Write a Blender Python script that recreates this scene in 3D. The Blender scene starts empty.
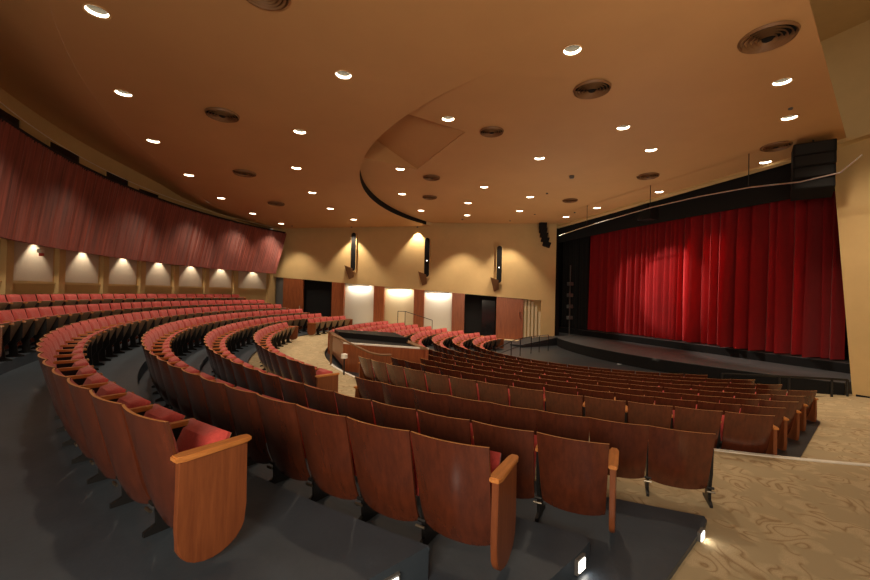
import bpy, bmesh, math, random
from mathutils import Vector, Matrix
random.seed(7)
SC = bpy.context.scene
COL = SC.collection
PI = math.pi
R = math.radians
EYE = 2.55                      # height of the camera above the orchestra floor; x runs along the stage front, y towards the stage

# ------------------------------------------------------------------ camera
cd = bpy.data.cameras.new('camera'); cam = bpy.data.objects.new('camera', cd); COL.objects.link(cam)
cd.sensor_width = 36.0; cd.lens = 405.2 / 870 * 36.0; cd.clip_start = .05; cd.clip_end = 200
YAW, PITCH, ROLL = .423 + R(43.5), .011, .024
fw = Vector((-math.sin(YAW) * math.cos(PITCH), math.cos(YAW) * math.cos(PITCH), math.sin(PITCH)))
rt = fw.cross(Vector((0, 0, 1))).normalized(); up = rt.cross(fw).normalized()
rt2 = rt * math.cos(ROLL) + up * math.sin(ROLL); up2 = up * math.cos(ROLL) - rt * math.sin(ROLL)
cam.matrix_world = Matrix.Translation((11.89, -12.53, EYE)) @ Matrix((rt2, up2, -fw)).transposed().to_4x4()
SC.camera = cam

# ------------------------------------------------------------------ world, exposure, fill lamps
w = bpy.data.worlds.new('world'); SC.world = w; w.use_nodes = True
w.node_tree.nodes['Background'].inputs[0].default_value = (1.0, .80, .60, 1)
w.node_tree.nodes['Background'].inputs[1].default_value = .20
vs = SC.view_settings
vs.view_transform = 'Standard'; vs.look = 'None'; vs.gamma = 1.0; vs.exposure = .55; vs.use_curve_mapping = False
SC.cycles.use_denoising = True
SC.cycles.max_bounces = 6
SC.cycles.sample_clamp_indirect = 4.0
SC.cycles.caustics_reflective = False; SC.cycles.caustics_refractive = False
WARM = (1.0, .80, .57)
P_DOWN, P_WASH, P_STAGE = 195.0, 34.0, 1500.0

def lamp(name, kind, loc, energy, color=WARM, parent=None, target=None, **kw):
    d = bpy.data.lights.new(name, kind); d.energy = energy; d.color = color
    for k, v in kw.items(): setattr(d, k, v)
    o = bpy.data.objects.new(name, d); COL.objects.link(o); o.location = loc
    if target is not None:
        o.rotation_euler = (Vector(target) - Vector(loc)).to_track_quat('-Z', 'Y').to_euler()
    if parent is not None:
        o.parent = parent
    return o

# added area fills for the ceiling, at the rear and by the near wall
lamp('ceiling_fill', 'AREA', (13.4, -14.6, EYE + .6), 230, (1, .80, .58), target=(3, -9, EYE + 4.6), shape='RECTANGLE', size=2.0, size_y=1.5)
lamp('ceiling_fill', 'AREA', (10.9, -6.5, EYE + .6), 100, (1, .78, .54), target=(3.5, -5.5, EYE + 5.0), shape='RECTANGLE', size=4.0, size_y=1.0)

# added spots in the booth and at the stage foot to brighten the ceiling
lamp('booth_fill', 'SPOT', (-.3, -9.7, EYE - 1.30), 520, (1, .82, .58), target=(-1.2, -8.6, EYE + 4), spot_size=R(128), spot_blend=.7, shadow_soft_size=.15)
for x_ in (-3.0, 1.5):
    lamp('stage_fill', 'SPOT', (x_, .1, .2), 260, (1, .82, .58), target=(x_ - .3, -1.6, EYE + 4), spot_size=R(112), spot_blend=.8, shadow_soft_size=.12)

# ------------------------------------------------------------------ materials
def mat(name, color, rough=.6, spec=.5, metal=0, coat=0, noise=0, nscale=8, stretch=(1, 1, 1), color2=None, bump=0, bscale=60, emit=None, estr=0, sheen=0):
    m = bpy.data.materials.new(name); m.use_nodes = True
    nt = m.node_tree; b = nt.nodes['Principled BSDF']
    b.inputs['Base Color'].default_value = (*color, 1); b.inputs['Roughness'].default_value = rough
    b.inputs['Metallic'].default_value = metal; b.inputs['Specular IOR Level'].default_value = spec
    b.inputs['Coat Weight'].default_value = coat; b.inputs['Coat Roughness'].default_value = .25
    b.inputs['Sheen Weight'].default_value = sheen
    if emit: b.inputs['Emission Color'].default_value = (*emit, 1); b.inputs['Emission Strength'].default_value = estr
    if noise or color2 or bump:
        tc = nt.nodes.new('ShaderNodeTexCoord'); mp = nt.nodes.new('ShaderNodeMapping'); mp.inputs['Scale'].default_value = stretch
        nt.links.new(tc.outputs['Object'], mp.inputs[0])
    if noise or color2:
        n = nt.nodes.new('ShaderNodeTexNoise'); n.inputs['Scale'].default_value = nscale; n.inputs['Detail'].default_value = 6; n.inputs['Roughness'].default_value = .65
        nt.links.new(mp.outputs[0], n.inputs['Vector'])
        cr = nt.nodes.new('ShaderNodeValToRGB')
        c2 = color2 or tuple(c * (1 - noise) for c in color)
        cr.color_ramp.elements[0].position = .32; cr.color_ramp.elements[1].position = .68
        cr.color_ramp.elements[0].color = (*c2, 1); cr.color_ramp.elements[1].color = (*color, 1)
        nt.links.new(n.outputs[0], cr.inputs[0]); nt.links.new(cr.outputs[0], b.inputs['Base Color'])
    if bump:
        n2 = nt.nodes.new('ShaderNodeTexNoise'); n2.inputs['Scale'].default_value = bscale; n2.inputs['Detail'].default_value = 3
        nt.links.new(mp.outputs[0], n2.inputs['Vector'])
        bp = nt.nodes.new('ShaderNodeBump'); bp.inputs['Strength'].default_value = bump; bp.inputs['Distance'].default_value = .02
        nt.links.new(n2.outputs[0], bp.inputs['Height']); nt.links.new(bp.outputs[0], b.inputs['Normal'])
    return m

M = {}
M['gold'] = mat('gold_paint', (.60, .43, .20), .65, noise=.08, nscale=1.5, bump=.05, bscale=40)
M['ceil'] = mat('ceiling_paint', (.52, .295, .125), .6, noise=.08, nscale=.6)
M['black'] = mat('black_paint', (.007, .007, .008), .8, spec=.2)
M['tier'] = mat('tier_floor', (.048, .066, .090), .40, noise=.25, nscale=2.2, bump=.06, bscale=25)
M['frontfloor'] = mat('front_floor', (.026, .031, .038), .45, noise=.3, nscale=2)
M['stagefloor'] = mat('stage_floor', (.095, .098, .105), .45, noise=.4, nscale=2.5, stretch=(1, 3, 1))
M['wood'] = mat('seat_plywood', (.120, .029, .013), .26, coat=.5, color2=(.070, .019, .010), nscale=4, stretch=(5, 5, .8))
M['woodedge'] = mat('plywood_edge', (.66, .30, .10), .4, coat=.2, noise=.3, nscale=9, stretch=(2, 2, 2))
M['arm'] = mat('armrest_wood', (.62, .25, .065), .35, coat=.3, color2=(.45, .16, .04), nscale=7, stretch=(8, 1, 8))
M['endwood'] = mat('end_panel_wood', (.25, .075, .024), .36, coat=.25, color2=(.165, .045, .015), nscale=5, stretch=(1, 9, .8))
M['red'] = mat('red_upholstery', (.50, .056, .046), .85, sheen=.2, color2=(.37, .035, .031), nscale=55, bump=.25, bscale=150)
M['iron'] = mat('black_iron', (.010, .010, .011), .45, spec=.4)
M['pan'] = mat('seat_underside', (.26, .17, .10), .5, noise=.3, nscale=6)
M['chrome'] = mat('brushed_metal', (.30, .27, .22), .4, metal=1)
M['panelwood'] = mat('panel_wood', (.33, .095, .030), .38, coat=.25, color2=(.20, .050, .017), nscale=3.5, stretch=(5, 5, .5))
M['white'] = mat('white_panel', (.72, .69, .60), .8, noise=.05, nscale=30)
M['fabricpanel'] = mat('beige_panel', (.62, .55, .45), .9, noise=.1, nscale=40)
M['nosing'] = mat('white_nosing', (.80, .78, .72), .5)
M['slatwood'] = mat('slat_wood', (.30, .066, .046), .55, color2=(.075, .014, .012), nscale=9, stretch=(1.5, .12, 1))
M['velvet'] = mat('red_velvet', (.42, .007, .013), .8, sheen=.15, noise=.15, nscale=3)
M['drape'] = mat('black_drape', (.008, .008, .009), .9)
M['silver'] = mat('silver_pipe', (.75, .74, .70), .3, metal=.9)
M['glow'] = mat('lamp_glow', (1, .9, .75), .5, emit=(1, .86, .62), estr=6)
M['reflector'] = mat('lamp_reflector', (.16, .15, .13), .6)
M['ventpaint'] = mat('vent_paint', (.20, .10, .042), .55)
M['steplight'] = mat('step_light', (1, .95, .85), .5, emit=(1, .93, .80), estr=3.0)
M['glassdark'] = mat('dark_glass', (.01, .01, .012), .1)
M['desk'] = mat('desk_black', (.009, .009, .010), .6, spec=.25)
M['cream'] = mat('cream_panel', (.62, .52, .34), .7)
M['grey'] = mat('grey_metal', (.10, .10, .10), .5)
M['redplastic'] = mat('red_plastic', (.5, .03, .02), .5)

def carpet_mat():
    m = bpy.data.materials.new('swirl_carpet'); m.use_nodes = True; nt = m.node_tree; b = nt.nodes['Principled BSDF']; L = nt.links.new
    b.inputs['Roughness'].default_value = .95; b.inputs['Specular IOR Level'].default_value = .15
    tc = nt.nodes.new('ShaderNodeTexCoord')
    n = nt.nodes.new('ShaderNodeTexNoise'); n.inputs['Scale'].default_value = 2.2; n.inputs['Detail'].default_value = 1.5
    L(tc.outputs['Object'], n.inputs['Vector'])
    mx = nt.nodes.new('ShaderNodeVectorMath'); mx.operation = 'MULTIPLY_ADD'; mx.inputs[1].default_value = (.9, .9, .9)
    L(n.outputs['Color'], mx.inputs[0]); L(tc.outputs['Object'], mx.inputs[2])
    wv = nt.nodes.new('ShaderNodeTexNoise'); wv.inputs['Scale'].default_value = 2.6; wv.inputs['Detail'].default_value = .5
    L(mx.outputs[0], wv.inputs['Vector'])
    # contour lines of the warped field become the swirls
    ma = nt.nodes.new('ShaderNodeMath'); ma.operation = 'MULTIPLY'; ma.inputs[1].default_value = 7
    L(wv.outputs[0], ma.inputs[0])
    fr = nt.nodes.new('ShaderNodeMath'); fr.operation = 'FRACT'; L(ma.outputs[0], fr.inputs[0])
    cr = nt.nodes.new('ShaderNodeValToRGB'); e = cr.color_ramp.elements
    e[0].position = 0; e[0].color = (.46, .365, .225, 1); e[1].position = 1; e[1].color = (.46, .365, .225, 1)
    for p_, c_ in ((.30, (.44, .345, .21, 1)), (.44, (.31, .225, .125, 1)), (.50, (.285, .20, .11, 1)), (.56, (.40, .31, .185, 1)), (.72, (.46, .37, .23, 1))):
        x = e.new(p_); x.color = c_
    L(fr.outputs[0], cr.inputs[0])
    n3 = nt.nodes.new('ShaderNodeTexNoise'); n3.inputs['Scale'].default_value = 120; L(tc.outputs['Object'], n3.inputs['Vector'])
    mr = nt.nodes.new('ShaderNodeMixRGB'); mr.blend_type = 'MULTIPLY'; mr.inputs[0].default_value = .5
    L(cr.outputs[0], mr.inputs[1]); L(n3.outputs[0], mr.inputs[2])
    g = nt.nodes.new('ShaderNodeMixRGB'); g.blend_type = 'MULTIPLY'; g.inputs[0].default_value = 1; g.inputs[2].default_value = (1.5, 1.52, 1.56, 1)
    L(mr.outputs[0], g.inputs[1])
    n4 = nt.nodes.new('ShaderNodeTexNoise'); n4.inputs['Scale'].default_value = 3.4; n4.inputs['Detail'].default_value = 3; L(tc.outputs['Object'], n4.inputs['Vector'])
    c4 = nt.nodes.new('ShaderNodeValToRGB'); c4.color_ramp.elements[0].position = .46; c4.color_ramp.elements[1].position = .54; L(n4.outputs[0], c4.inputs[0])
    pm = nt.nodes.new('ShaderNodeMixRGB'); pm.inputs[2].default_value = (.43, .35, .22, 1)
    L(c4.outputs[0], pm.inputs[0]); L(g.outputs[0], pm.inputs[1]); L(pm.outputs[0], b.inputs['Base Color'])
    bp = nt.nodes.new('ShaderNodeBump'); bp.inputs['Strength'].default_value = .3; bp.inputs['Distance'].default_value = .01
    L(n3.outputs[0], bp.inputs['Height']); L(bp.outputs[0], b.inputs['Normal'])
    return m
M['carpet'] = carpet_mat()

# ------------------------------------------------------------------ helpers
def obj(name, bm, mats, parent=None, smooth=False, loc=None, rotz=0, recalc=True):
    if recalc: bmesh.ops.recalc_face_normals(bm, faces=bm.faces)
    me = bpy.data.meshes.new(name); bm.to_mesh(me); bm.free()
    for m in (mats if isinstance(mats, (list, tuple)) else [mats]): me.materials.append(m)
    if smooth:
        for p in me.polygons: p.use_smooth = True
        try: me.set_sharp_from_angle(angle=R(35))
        except Exception: pass
    o = bpy.data.objects.new(name, me); COL.objects.link(o)
    if parent is not None: o.parent = parent
    if loc is not None: o.location = loc
    o.rotation_euler[2] = rotz
    return o
def struct(name, bm, m, **k):
    o = obj(name, bm, m, **k)
    if o.parent is None: o['kind'] = 'structure'
    return o
def tag(o, label, cat, group=None, kind=None):
    o['label'] = label; o['category'] = cat
    if group: o['group'] = group
    if kind: o['kind'] = kind
    return o
def thing(name, label, cat, loc=(0, 0, 0), rotz=0, group=None):
    o = bpy.data.objects.new(name, None); COL.objects.link(o); o.location = loc; o.rotation_euler[2] = rotz; o.empty_display_size = .1
    return tag(o, label, cat, group)
def add(bm, vs, fs, mi=0):
    v = [bm.verts.new(p) for p in vs]
    for f in fs:
        try:
            q = bm.faces.new([v[i] for i in f]); q.material_index = mi
        except ValueError: pass
    return v
def box(bm, c, s, rot=None, mi=0, bev=0):
    hx, hy, hz = (a / 2 for a in s)
    pts = [Vector((x, y, z)) for x in (-hx, hx) for y in (-hy, hy) for z in (-hz, hz)]
    if rot is not None: pts = [rot @ p for p in pts]
    v = add(bm, [p + Vector(c) for p in pts], [(0, 1, 3, 2), (4, 6, 7, 5), (0, 4, 5, 1), (2, 3, 7, 6), (0, 2, 6, 4), (1, 5, 7, 3)], mi)
    if bev:
        es = list({e for q in v for e in q.link_edges})
        bmesh.ops.bevel(bm, geom=es, offset=bev, segments=2, affect='EDGES', profile=.6)
def tube(bm, pts, r, seg=8, mi=0, cap=True):
    pts = [Vector(p) for p in pts]; rings = []
    for i, p in enumerate(pts):
        d = (pts[min(i + 1, len(pts) - 1)] - pts[max(i - 1, 0)]).normalized()
        a = d.cross(Vector((0, 0, 1)) if abs(d.z) < .9 else Vector((1, 0, 0))).normalized(); b = d.cross(a)
        rings.append([bm.verts.new(p + (a * math.cos(2 * PI * k / seg) + b * math.sin(2 * PI * k / seg)) * r) for k in range(seg)])
    for A, B in zip(rings, rings[1:]):
        for k in range(seg):
            f = bm.faces.new((A[k], A[(k + 1) % seg], B[(k + 1) % seg], B[k])); f.material_index = mi
    if cap:
        for A in (rings[0], rings[-1]):
            f = bm.faces.new(A); f.material_index = mi
def lathe(bm, prof, seg=24, c=(0, 0, 0), mi=0):
    rings = [[bm.verts.new((c[0] + r * math.cos(2 * PI * k / seg), c[1] + r * math.sin(2 * PI * k / seg), c[2] + z)) for k in range(seg)] for r, z in prof]
    for A, B in zip(rings, rings[1:]):
        for k in range(seg):
            f = bm.faces.new((A[k], A[(k + 1) % seg], B[(k + 1) % seg], B[k])); f.material_index = mi
    return rings
def pol(r, th, z=0):
    a = R(th); return Vector((r * math.sin(a), -r * math.cos(a), z))
def prism(bm, poly, z0, z1, mi=0):
    """a solid over a 2-D outline; z0 / z1 may be functions of (x, y)"""
    f0 = z0 if callable(z0) else (lambda x, y: z0); f1 = z1 if callable(z1) else (lambda x, y: z1)
    n = len(poly)
    lo = [bm.verts.new((x, y, f0(x, y))) for x, y in poly]; hi = [bm.verts.new((x, y, f1(x, y))) for x, y in poly]
    out = [bm.faces.new(list(reversed(lo))), bm.faces.new(hi)]
    for i in range(n): out.append(bm.faces.new((lo[i], lo[(i + 1) % n], hi[(i + 1) % n], hi[i])))
    for f in out: f.material_index = mi
def clip(poly, p, nrm):
    """keep the side of the 2-D outline where (q - p) . nrm <= 0"""
    d = [(q[0] - p[0]) * nrm[0] + (q[1] - p[1]) * nrm[1] for q in poly]; out = []
    for i in range(len(poly)):
        j = (i + 1) % len(poly)
        if d[i] <= 0: out.append(poly[i])
        if (d[i] < 0 < d[j]) or (d[j] < 0 < d[i]):
            t = d[i] / (d[i] - d[j]); out.append((poly[i][0] + t * (poly[j][0] - poly[i][0]), poly[i][1] + t * (poly[j][1] - poly[i][1])))
    return out
def sector(r0, r1, a0, a1, step=1.0):
    n = max(2, int(abs(a1 - a0) / step)); A = [a0 + (a1 - a0) * i / n for i in range(n + 1)]
    return [tuple(pol(r1, a)[:2]) for a in A] + [tuple(pol(r0, a)[:2]) for a in reversed(A)]
def rounded(poly, corners, rad=.14, n=5):
    """round the outline's corners that lie near the given points"""
    out = []
    for i, q in enumerate(poly):
        if any(math.hypot(q[0] - c[0], q[1] - c[1]) < .03 for c in corners):
            a, b = Vector(poly[i - 1]), Vector(poly[(i + 1) % len(poly)]); q = Vector(q)
            p0 = q + (a - q).normalized() * min(rad, (a - q).length * .8); p1 = q + (b - q).normalized() * min(rad, (b - q).length * .8)
            for k in range(n + 1):
                t = k / n; s = (1 - t) ** 2 * p0 + 2 * t * (1 - t) * q + t * t * p1; out.append((s.x, s.y))
        else: out.append(tuple(q))
    return out

# side walls in plan: the far wall runs F0 -> F1, the near wall mirrors it
F0, F1 = Vector((-13.95, -12.4)), Vector((-6.05, 1.9))
fdir = (F1 - F0).normalized(); fn = Vector((-fdir.y, fdir.x))          # fn points out of the hall
N0, N1 = Vector((6.15, 1.9)), Vector((13.2, -13.0))
ndir = (N1 - N0).normalized(); nn = Vector((-ndir.y, ndir.x))
if nn.x < 0: nn = -nn
def far(u, off=0.0):                                                   # point of the far wall at depth y = u, off metres into the hall
    t = (u - F0.y) / fdir.y; p = F0 + fdir * t - fn * off; return p
NF = N0 + nn * .95                                                     # the near wall stands back behind the proscenium wing
def in_hall(poly): return clip(clip(poly, F0, fn), NF, nn)

# ================================================================== SETTING: floors
bm = bmesh.new()                                                        # orchestra floor, sloping up to the rear
def zfl(r): return EYE + (-2.13 - .079 * (10.2 - r) if r > 4.9 else -2.55)
AISLE = ((8.75, -6.0), (7.42, -2.5))                                    # outer edge of the dark seating floor on the near side
ax = Vector((AISLE[1][0] - AISLE[0][0], AISLE[1][1] - AISLE[0][1])).normalized(); an = (-ax.y, ax.x)
if an[0] < 0: an = (-an[0], -an[1])
def cone(bm, r0, r1, a0, a1, dz=0, mi=0):
    nr, na = max(1, int((r1 - r0) / .5)), int((a1 - a0) / 2)
    g = [[bm.verts.new(pol(r0 + (r1 - r0) * i / nr, a0 + (a1 - a0) * j / na, zfl(r0 + (r1 - r0) * i / nr) + dz)) for j in range(na + 1)] for i in range(nr + 1)]
    for i in range(nr):
        for j in range(na):
            f = bm.faces.new((g[i][j], g[i][j + 1], g[i + 1][j + 1], g[i + 1][j])); f.material_index = mi
cone(bm, .005, 10.93, -150, 150)
for p, n in ((F0, fn), (NF, nn), (Vector((0, 2.6)), Vector((0, 1)))):
    bmesh.ops.bisect_plane(bm, geom=bm.verts[:] + bm.edges[:] + bm.faces[:], plane_co=(p.x, p.y, 0), plane_no=(n.x, n.y, 0), clear_outer=True)
struct('floor', bm, M['carpet'])
bm = bmesh.new(); cone(bm, .005, 10.92, -150, 150, .012)
for p, n in ((F0 - fn * .5, fn), (Vector(AISLE[0]), Vector(an)), (Vector(AISLE[1]), Vector((.80, .60))), (Vector((0, 2.5)), Vector((0, 1)))):
    bmesh.ops.bisect_plane(bm, geom=bm.verts[:] + bm.edges[:] + bm.faces[:], plane_co=(p.x, p.y, 0), plane_no=(n.x, n.y, 0), clear_outer=True)
struct('floor_front', bm, M['frontfloor'])
# cross aisle and side aisle: carpet slab
bm = bmesh.new(); prism(bm, in_hall(sector(10.93, 13.3, -62, 40)), EYE - 2.6, EYE - 1.95); struct('floor_aisle', bm, M['carpet'])
bm = bmesh.new(); prism(bm, in_hall(sector(10.93, 18.6, 40, 66)), EYE - 2.6, EYE - 1.95); struct('floor_ramp', bm, M['carpet'])
TIP = {}
def tier(name, r0, z, tip=None, d=(.36, -.93), a0=-52, a1=62):
    pl = in_hall(sector(r0, 18.6, a0, a1, .8))
    if tip:
        nv = Vector((-d[1], d[0])).normalized(); pl = clip(pl, tip, nv)
        near = min(pl, key=lambda q: (q[0] - tip[0]) ** 2 + (q[1] - tip[1]) ** 2); pl = rounded(pl, [near], .42, 7); TIP[name] = near
    bm = bmesh.new(); prism(bm, pl, EYE - 2.6, EYE + z)
    es = [e for e in bm.edges if all(abs(v.co.z - EYE - z) < 1e-4 for v in e.verts)]
    bmesh.ops.bevel(bm, geom=es, offset=.02, segments=2, affect='EDGES')
    return struct(name, bm, M['tier'])
tier('floor_tier', 13.0, -1.906, (9.5, -8.87))
tier('floor_tier.001', 14.0, -1.78, (9.56, -10.23))
tier('floor_tier.002', 15.0, -1.56, (9.56, -11.60))
tier('floor_tier.003', 16.95, -1.36, None, a0=-52, a1=14)
tier('floor_tier.004', 17.5, -1.04, None, a0=-52, a1=12)
# white nosing on the ledge between the cross aisle and the front seats
bm = bmesh.new()
for a0, a1 in ((3.0, 13.6), (48.5, 62)):
    prism(bm, sector(10.92, 10.99, a0, a1, .5), EYE - 1.99, EYE - 1.938)
struct('trim_1', bm, M['nosing'])
bm = bmesh.new(); prism(bm, in_hall(sector(10.90, 10.935, -60, 64, .5)), EYE - 2.25, EYE - 1.96); struct('trim_2', bm, M['black'])

# ================================================================== SETTING: ceiling with real openings for the lamps
def rlim(th): return 16.25 + 1.05 * min(1, max(0, (-th - 17) / 12))
def zback(x, y):                                                        # flat, turning up to a cove above the booth windows
    r = math.hypot(x, y); th = math.degrees(math.atan2(x, -y)); k = min(1, max(0, (r - rlim(th)) / 2.2)) * min(1, max(0, (th + 46) / 20)) if y < 0 else 0
    return EYE + 4.17 + .042 * x + .55 * k * k * (3 - 2 * k)
def zfront(x, y):
    f = min(1, max(0, (5 - x) / 6)); return zback(x, y) + max(.02, .30 * (.07 + .93 * f) * (1 - max(0, y + 9) / 10.9))
LIGHTS = [('B', 3.95, -15.16), ('B', 1.14, -15.58), ('B', -1.6, -15.64), ('B', -4.56, -15.24), ('B', -7.43, -14.51), ('B', -9.93, -13.37), ('B', -11.84, -12.01), ('B', 3.73, -11.27), ('B', 0.66, -11.89), ('B', -2.28, -11.8), ('B', -5.02, -11.03), ('B', -7.36, -10.0), ('B', -9.19, -8.56), ('F', 6.09, -7.6), ('F', 2.62, -8.49), ('F', -1.77, -8.37), ('F', -4.59, -7.4), ('F', -6.77, -5.73), ('F', -2.12, -4.81), ('F', -4.45, -4.33), ('F', -6.48, -3.35), ('F', -2.36, -2.47), ('F', -4.48, -1.56), ('F', 1.38, -4.79), ('F', 4.13, -4.26), ('F', 3.37, -2.36), ('F', 6.95, -3.0), ('F', 6.11, -1.07), ('F', 4.11, 1.68), ('F', 0.56, 1.48), ('F', -2.32, 1.13), ('F', -4.31, 1.06)]
VENTS = [('B', 5.45, -12.72, .36), ('B', 0.93, -13.68, .36), ('B', -3.47, -13.41, .36), ('B', -7.34, -12.34, .34), ('F', 5.25, -6.35, .36), ('F', 2.47, -7.15, .30), ('F', -2.02, -7.08, .30), ('F', -4.4, -6.21, .30), ('F', 7.66, -4.8, .40), ('F', 4.99, .53, .34), ('F', 1.72, -.52, .34), ('F', -1.92, -.75, .30)]
RL = .155
def sheet(name, outline, holes, zf, m):
    bm = bmesh.new(); edges = []
    def loop(pts):
        v = [bm.verts.new((x, y, 0)) for x, y in pts]
        for i in range(len(v)): edges.append(bm.edges.new((v[i], v[(i + 1) % len(v)])))
    loop(outline)
    for h in holes: loop(h)
    bmesh.ops.triangle_fill(bm, use_beauty=True, use_dissolve=False, edges=edges, normal=(0, 0, -1))
    for k in range(3):
        es = [e for e in bm.edges if e.calc_length() > 1.2]
        if es: bmesh.ops.subdivide_edges(bm, edges=es, cuts=1, use_grid_fill=False)
    bmesh.ops.triangulate(bm, faces=bm.faces)
    for v in bm.verts: v.co.z = zf(v.co.x, v.co.y)
    for f in bm.faces:
        if f.normal.z > 0: f.normal_flip()
    return struct(name, bm, m, recalc=False)
def circ(x, y, r, n=20): return [(x + r * math.cos(2 * PI * k / n), y + r * math.sin(2 * PI * k / n)) for k in range(n)]
RS = 9.95
EDGE = ((5.95, 1.9), (8.43, -5.24))                                     # free edge of the ceiling along the near wall
ed = Vector((EDGE[1][0] - EDGE[0][0], EDGE[1][1] - EDGE[0][1])).normalized(); en = (-ed.y, ed.x)
if en[0] < 0: en = (-en[0], -en[1])
FE = F0 - fn * .42                                                      # the ceiling stops short of the far wall
A = [-70 + 145 * i / 97 for i in range(98)]
back = [tuple(pol(rlim(a), a)[:2]) for a in A] + [tuple(pol(RS, a)[:2]) for a in reversed(A)]
back = clip(clip(back, FE, fn), EDGE[0], en)
bm = bmesh.new(); A = [-56 + .75 * i for i in range(176)]
g = [[bm.verts.new(pol(rlim(a) + (18.75 - rlim(a)) * k / 14, a)) for k in range(15)] for a in A]
for p, q in zip(g, g[1:]):
    for k in range(14): bm.faces.new((p[k], p[k + 1], q[k + 1], q[k]))
for p, n in ((FE, fn), (Vector(EDGE[0]), Vector(en))):
    bmesh.ops.bisect_plane(bm, geom=bm.verts[:] + bm.edges[:] + bm.faces[:], plane_co=(p.x, p.y, 0), plane_no=(n.x, n.y, 0), clear_outer=True)
for v in bm.verts: v.co.z = zback(v.co.x, v.co.y)
struct('ceiling_cove_rear', bm, M['ceil'], smooth=True)
sheet('ceiling', back, [circ(x, y, RL) for t, x, y in LIGHTS if t == 'B'], zback, M['ceil'])
front = clip(clip(clip(circ(0, 0, RS, 180), FE, fn), EDGE[0], en), (0, 1.9), (0, 1))
TRAP = [(-1.25, -9.78), (.6, -9.83), (2.45, -9.56), (2.1, -7.75), (-1.5, -7.84)]
sheet('ceiling_front', front, [circ(x, y, RL) for t, x, y in LIGHTS if t == 'F'] + [TRAP], zfront, M['ceil'])
bm = bmesh.new()                                                        # recess behind the trap: raised sloping soffit
n = len(TRAP); cz = lambda x, y: zfront(x, y)
lo = [bm.verts.new((x, y, cz(x, y))) for x, y in TRAP]
hi = [bm.verts.new((x, y, cz(x, y) + (.85 if math.hypot(x, y) > 9 else .015))) for x, y in TRAP]
for i in range(n): bm.faces.new((lo[i], lo[(i + 1) % n], hi[(i + 1) % n], hi[i]))
bm.faces.new(hi); struct('ceiling_recess', bm, M['ceil'])
bm = bmesh.new()                                                        # step between the two ceilings
A = [-62 + i for i in range(0, 132)]
for a, b in zip(A, A[1:]):
    q = [pol(RS, a), pol(RS, b)]
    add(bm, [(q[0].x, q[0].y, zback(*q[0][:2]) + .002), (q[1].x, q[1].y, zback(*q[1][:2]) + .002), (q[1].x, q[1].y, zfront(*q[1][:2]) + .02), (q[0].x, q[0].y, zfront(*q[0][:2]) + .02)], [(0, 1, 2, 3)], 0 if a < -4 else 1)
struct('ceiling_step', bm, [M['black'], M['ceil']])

bm = bmesh.new()
us = [-12.6 + 14.5 * i / 40 for i in range(41)]
for a, b in zip(us, us[1:]):
    p, q = far(a, .42), far(b, .42); p2, q2 = far(a, -.05), far(b, -.05)
    zf_ = lambda v: (zfront if v.length < RS else zback)(v.x, v.y)
    add(bm, [(p.x, p.y, zf_(p) - .01), (q.x, q.y, zf_(q) - .01), (q.x, q.y, zf_(q) + .16), (p.x, p.y, zf_(p) + .16)], [(0, 1, 2, 3)])
    add(bm, [(p.x, p.y, zback(p.x, p.y) + .5), (q.x, q.y, zback(q.x, q.y) + .5), (q2.x, q2.y, zback(q.x, q.y) + .5), (p2.x, p2.y, zback(p.x, p.y) + .5)], [(0, 1, 2, 3)])
    add(bm, [(p.x, p.y, zf_(p) + .16), (q.x, q.y, zf_(q) + .16), (q.x, q.y, zback(q.x, q.y) + .5), (p.x, p.y, zback(p.x, p.y) + .5)], [(0, 1, 2, 3)])
struct('trim_10', bm, M['gold'])
# ================================================================== SETTING: walls
def wallstrip(bm, p0, p1, z0, z1, th, nrm, mi=0):
    """slab between two plan points, thickness th along nrm (out of the hall)"""
    a, b = Vector(p0), Vector(p1); o = Vector(nrm) * th
    f0 = z0 if callable(z0) else (lambda p: z0); f1 = z1 if callable(z1) else (lambda p: z1)
    vs = []
    for p in (a, b):
        for q in (p, p + o):
            vs += [(q.x, q.y, f0(p)), (q.x, q.y, f1(p))]
    add(bm, vs, [(0, 1, 5, 4), (2, 6, 7, 3), (0, 4, 6, 2), (1, 3, 7, 5), (0, 2, 3, 1), (4, 5, 7, 6)], mi)
def ztop(u): return EYE + .80 - .0745 * (u + 12.1)                        # head line of the openings in the far wall
RW = 18.6
# back wall (curved): lower zone, panels and upper zone above the slatted front
def arcwall(bm, r, a0, a1, z0, z1, th=.15, step=1.2, mi=0, za=None):
    n = max(1, int(round(abs(a1 - a0) / step)))
    for i in range(n):
        a, b = a0 + (a1 - a0) * i / n, a0 + (a1 - a0) * (i + 1) / n
        p = [pol(r, a), pol(r, b), pol(r + th, b), pol(r + th, a)]
        zt = [za(q.x, q.y) if za else z1 for q in p]
        add(bm, [(q.x, q.y, z0) for q in p] + [(q.x, q.y, t) for q, t in zip(p, zt)], [(0, 1, 5, 4), (1, 2, 6, 5), (2, 3, 7, 6), (3, 0, 4, 7), (0, 3, 2, 1), (4, 5, 6, 7)], mi)
bm = bmesh.new(); arcwall(bm, RW, -50.8, 30, 0, 0, za=zback); struct('wall_back', bm, M['gold'])
DIV = [2.6, -3.98, -10.34, -16.53, -22.41, -28.27, -34.11, -40.05, -47.6]
bm = bmesh.new()
for a in DIV: arcwall(bm, RW - .12, a - .42, a + .42, EYE - 1.1, EYE + 1.5, .13)
struct('trim_3', bm, M['gold'])
bm = bmesh.new(); arcwall(bm, RW - .05, -47.6, 2.6, EYE + .03, EYE + .08, .06); struct('trim_4', bm, M['gold'])
for i, (a, b) in enumerate(zip(DIV, DIV[1:])):
    bm = bmesh.new(); arcwall(bm, RW - .03, b + .75, a - .75, EYE + .10, EYE + 1.55, .04)
    o = struct('wall_panel', bm, M['fabricpanel'])
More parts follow.
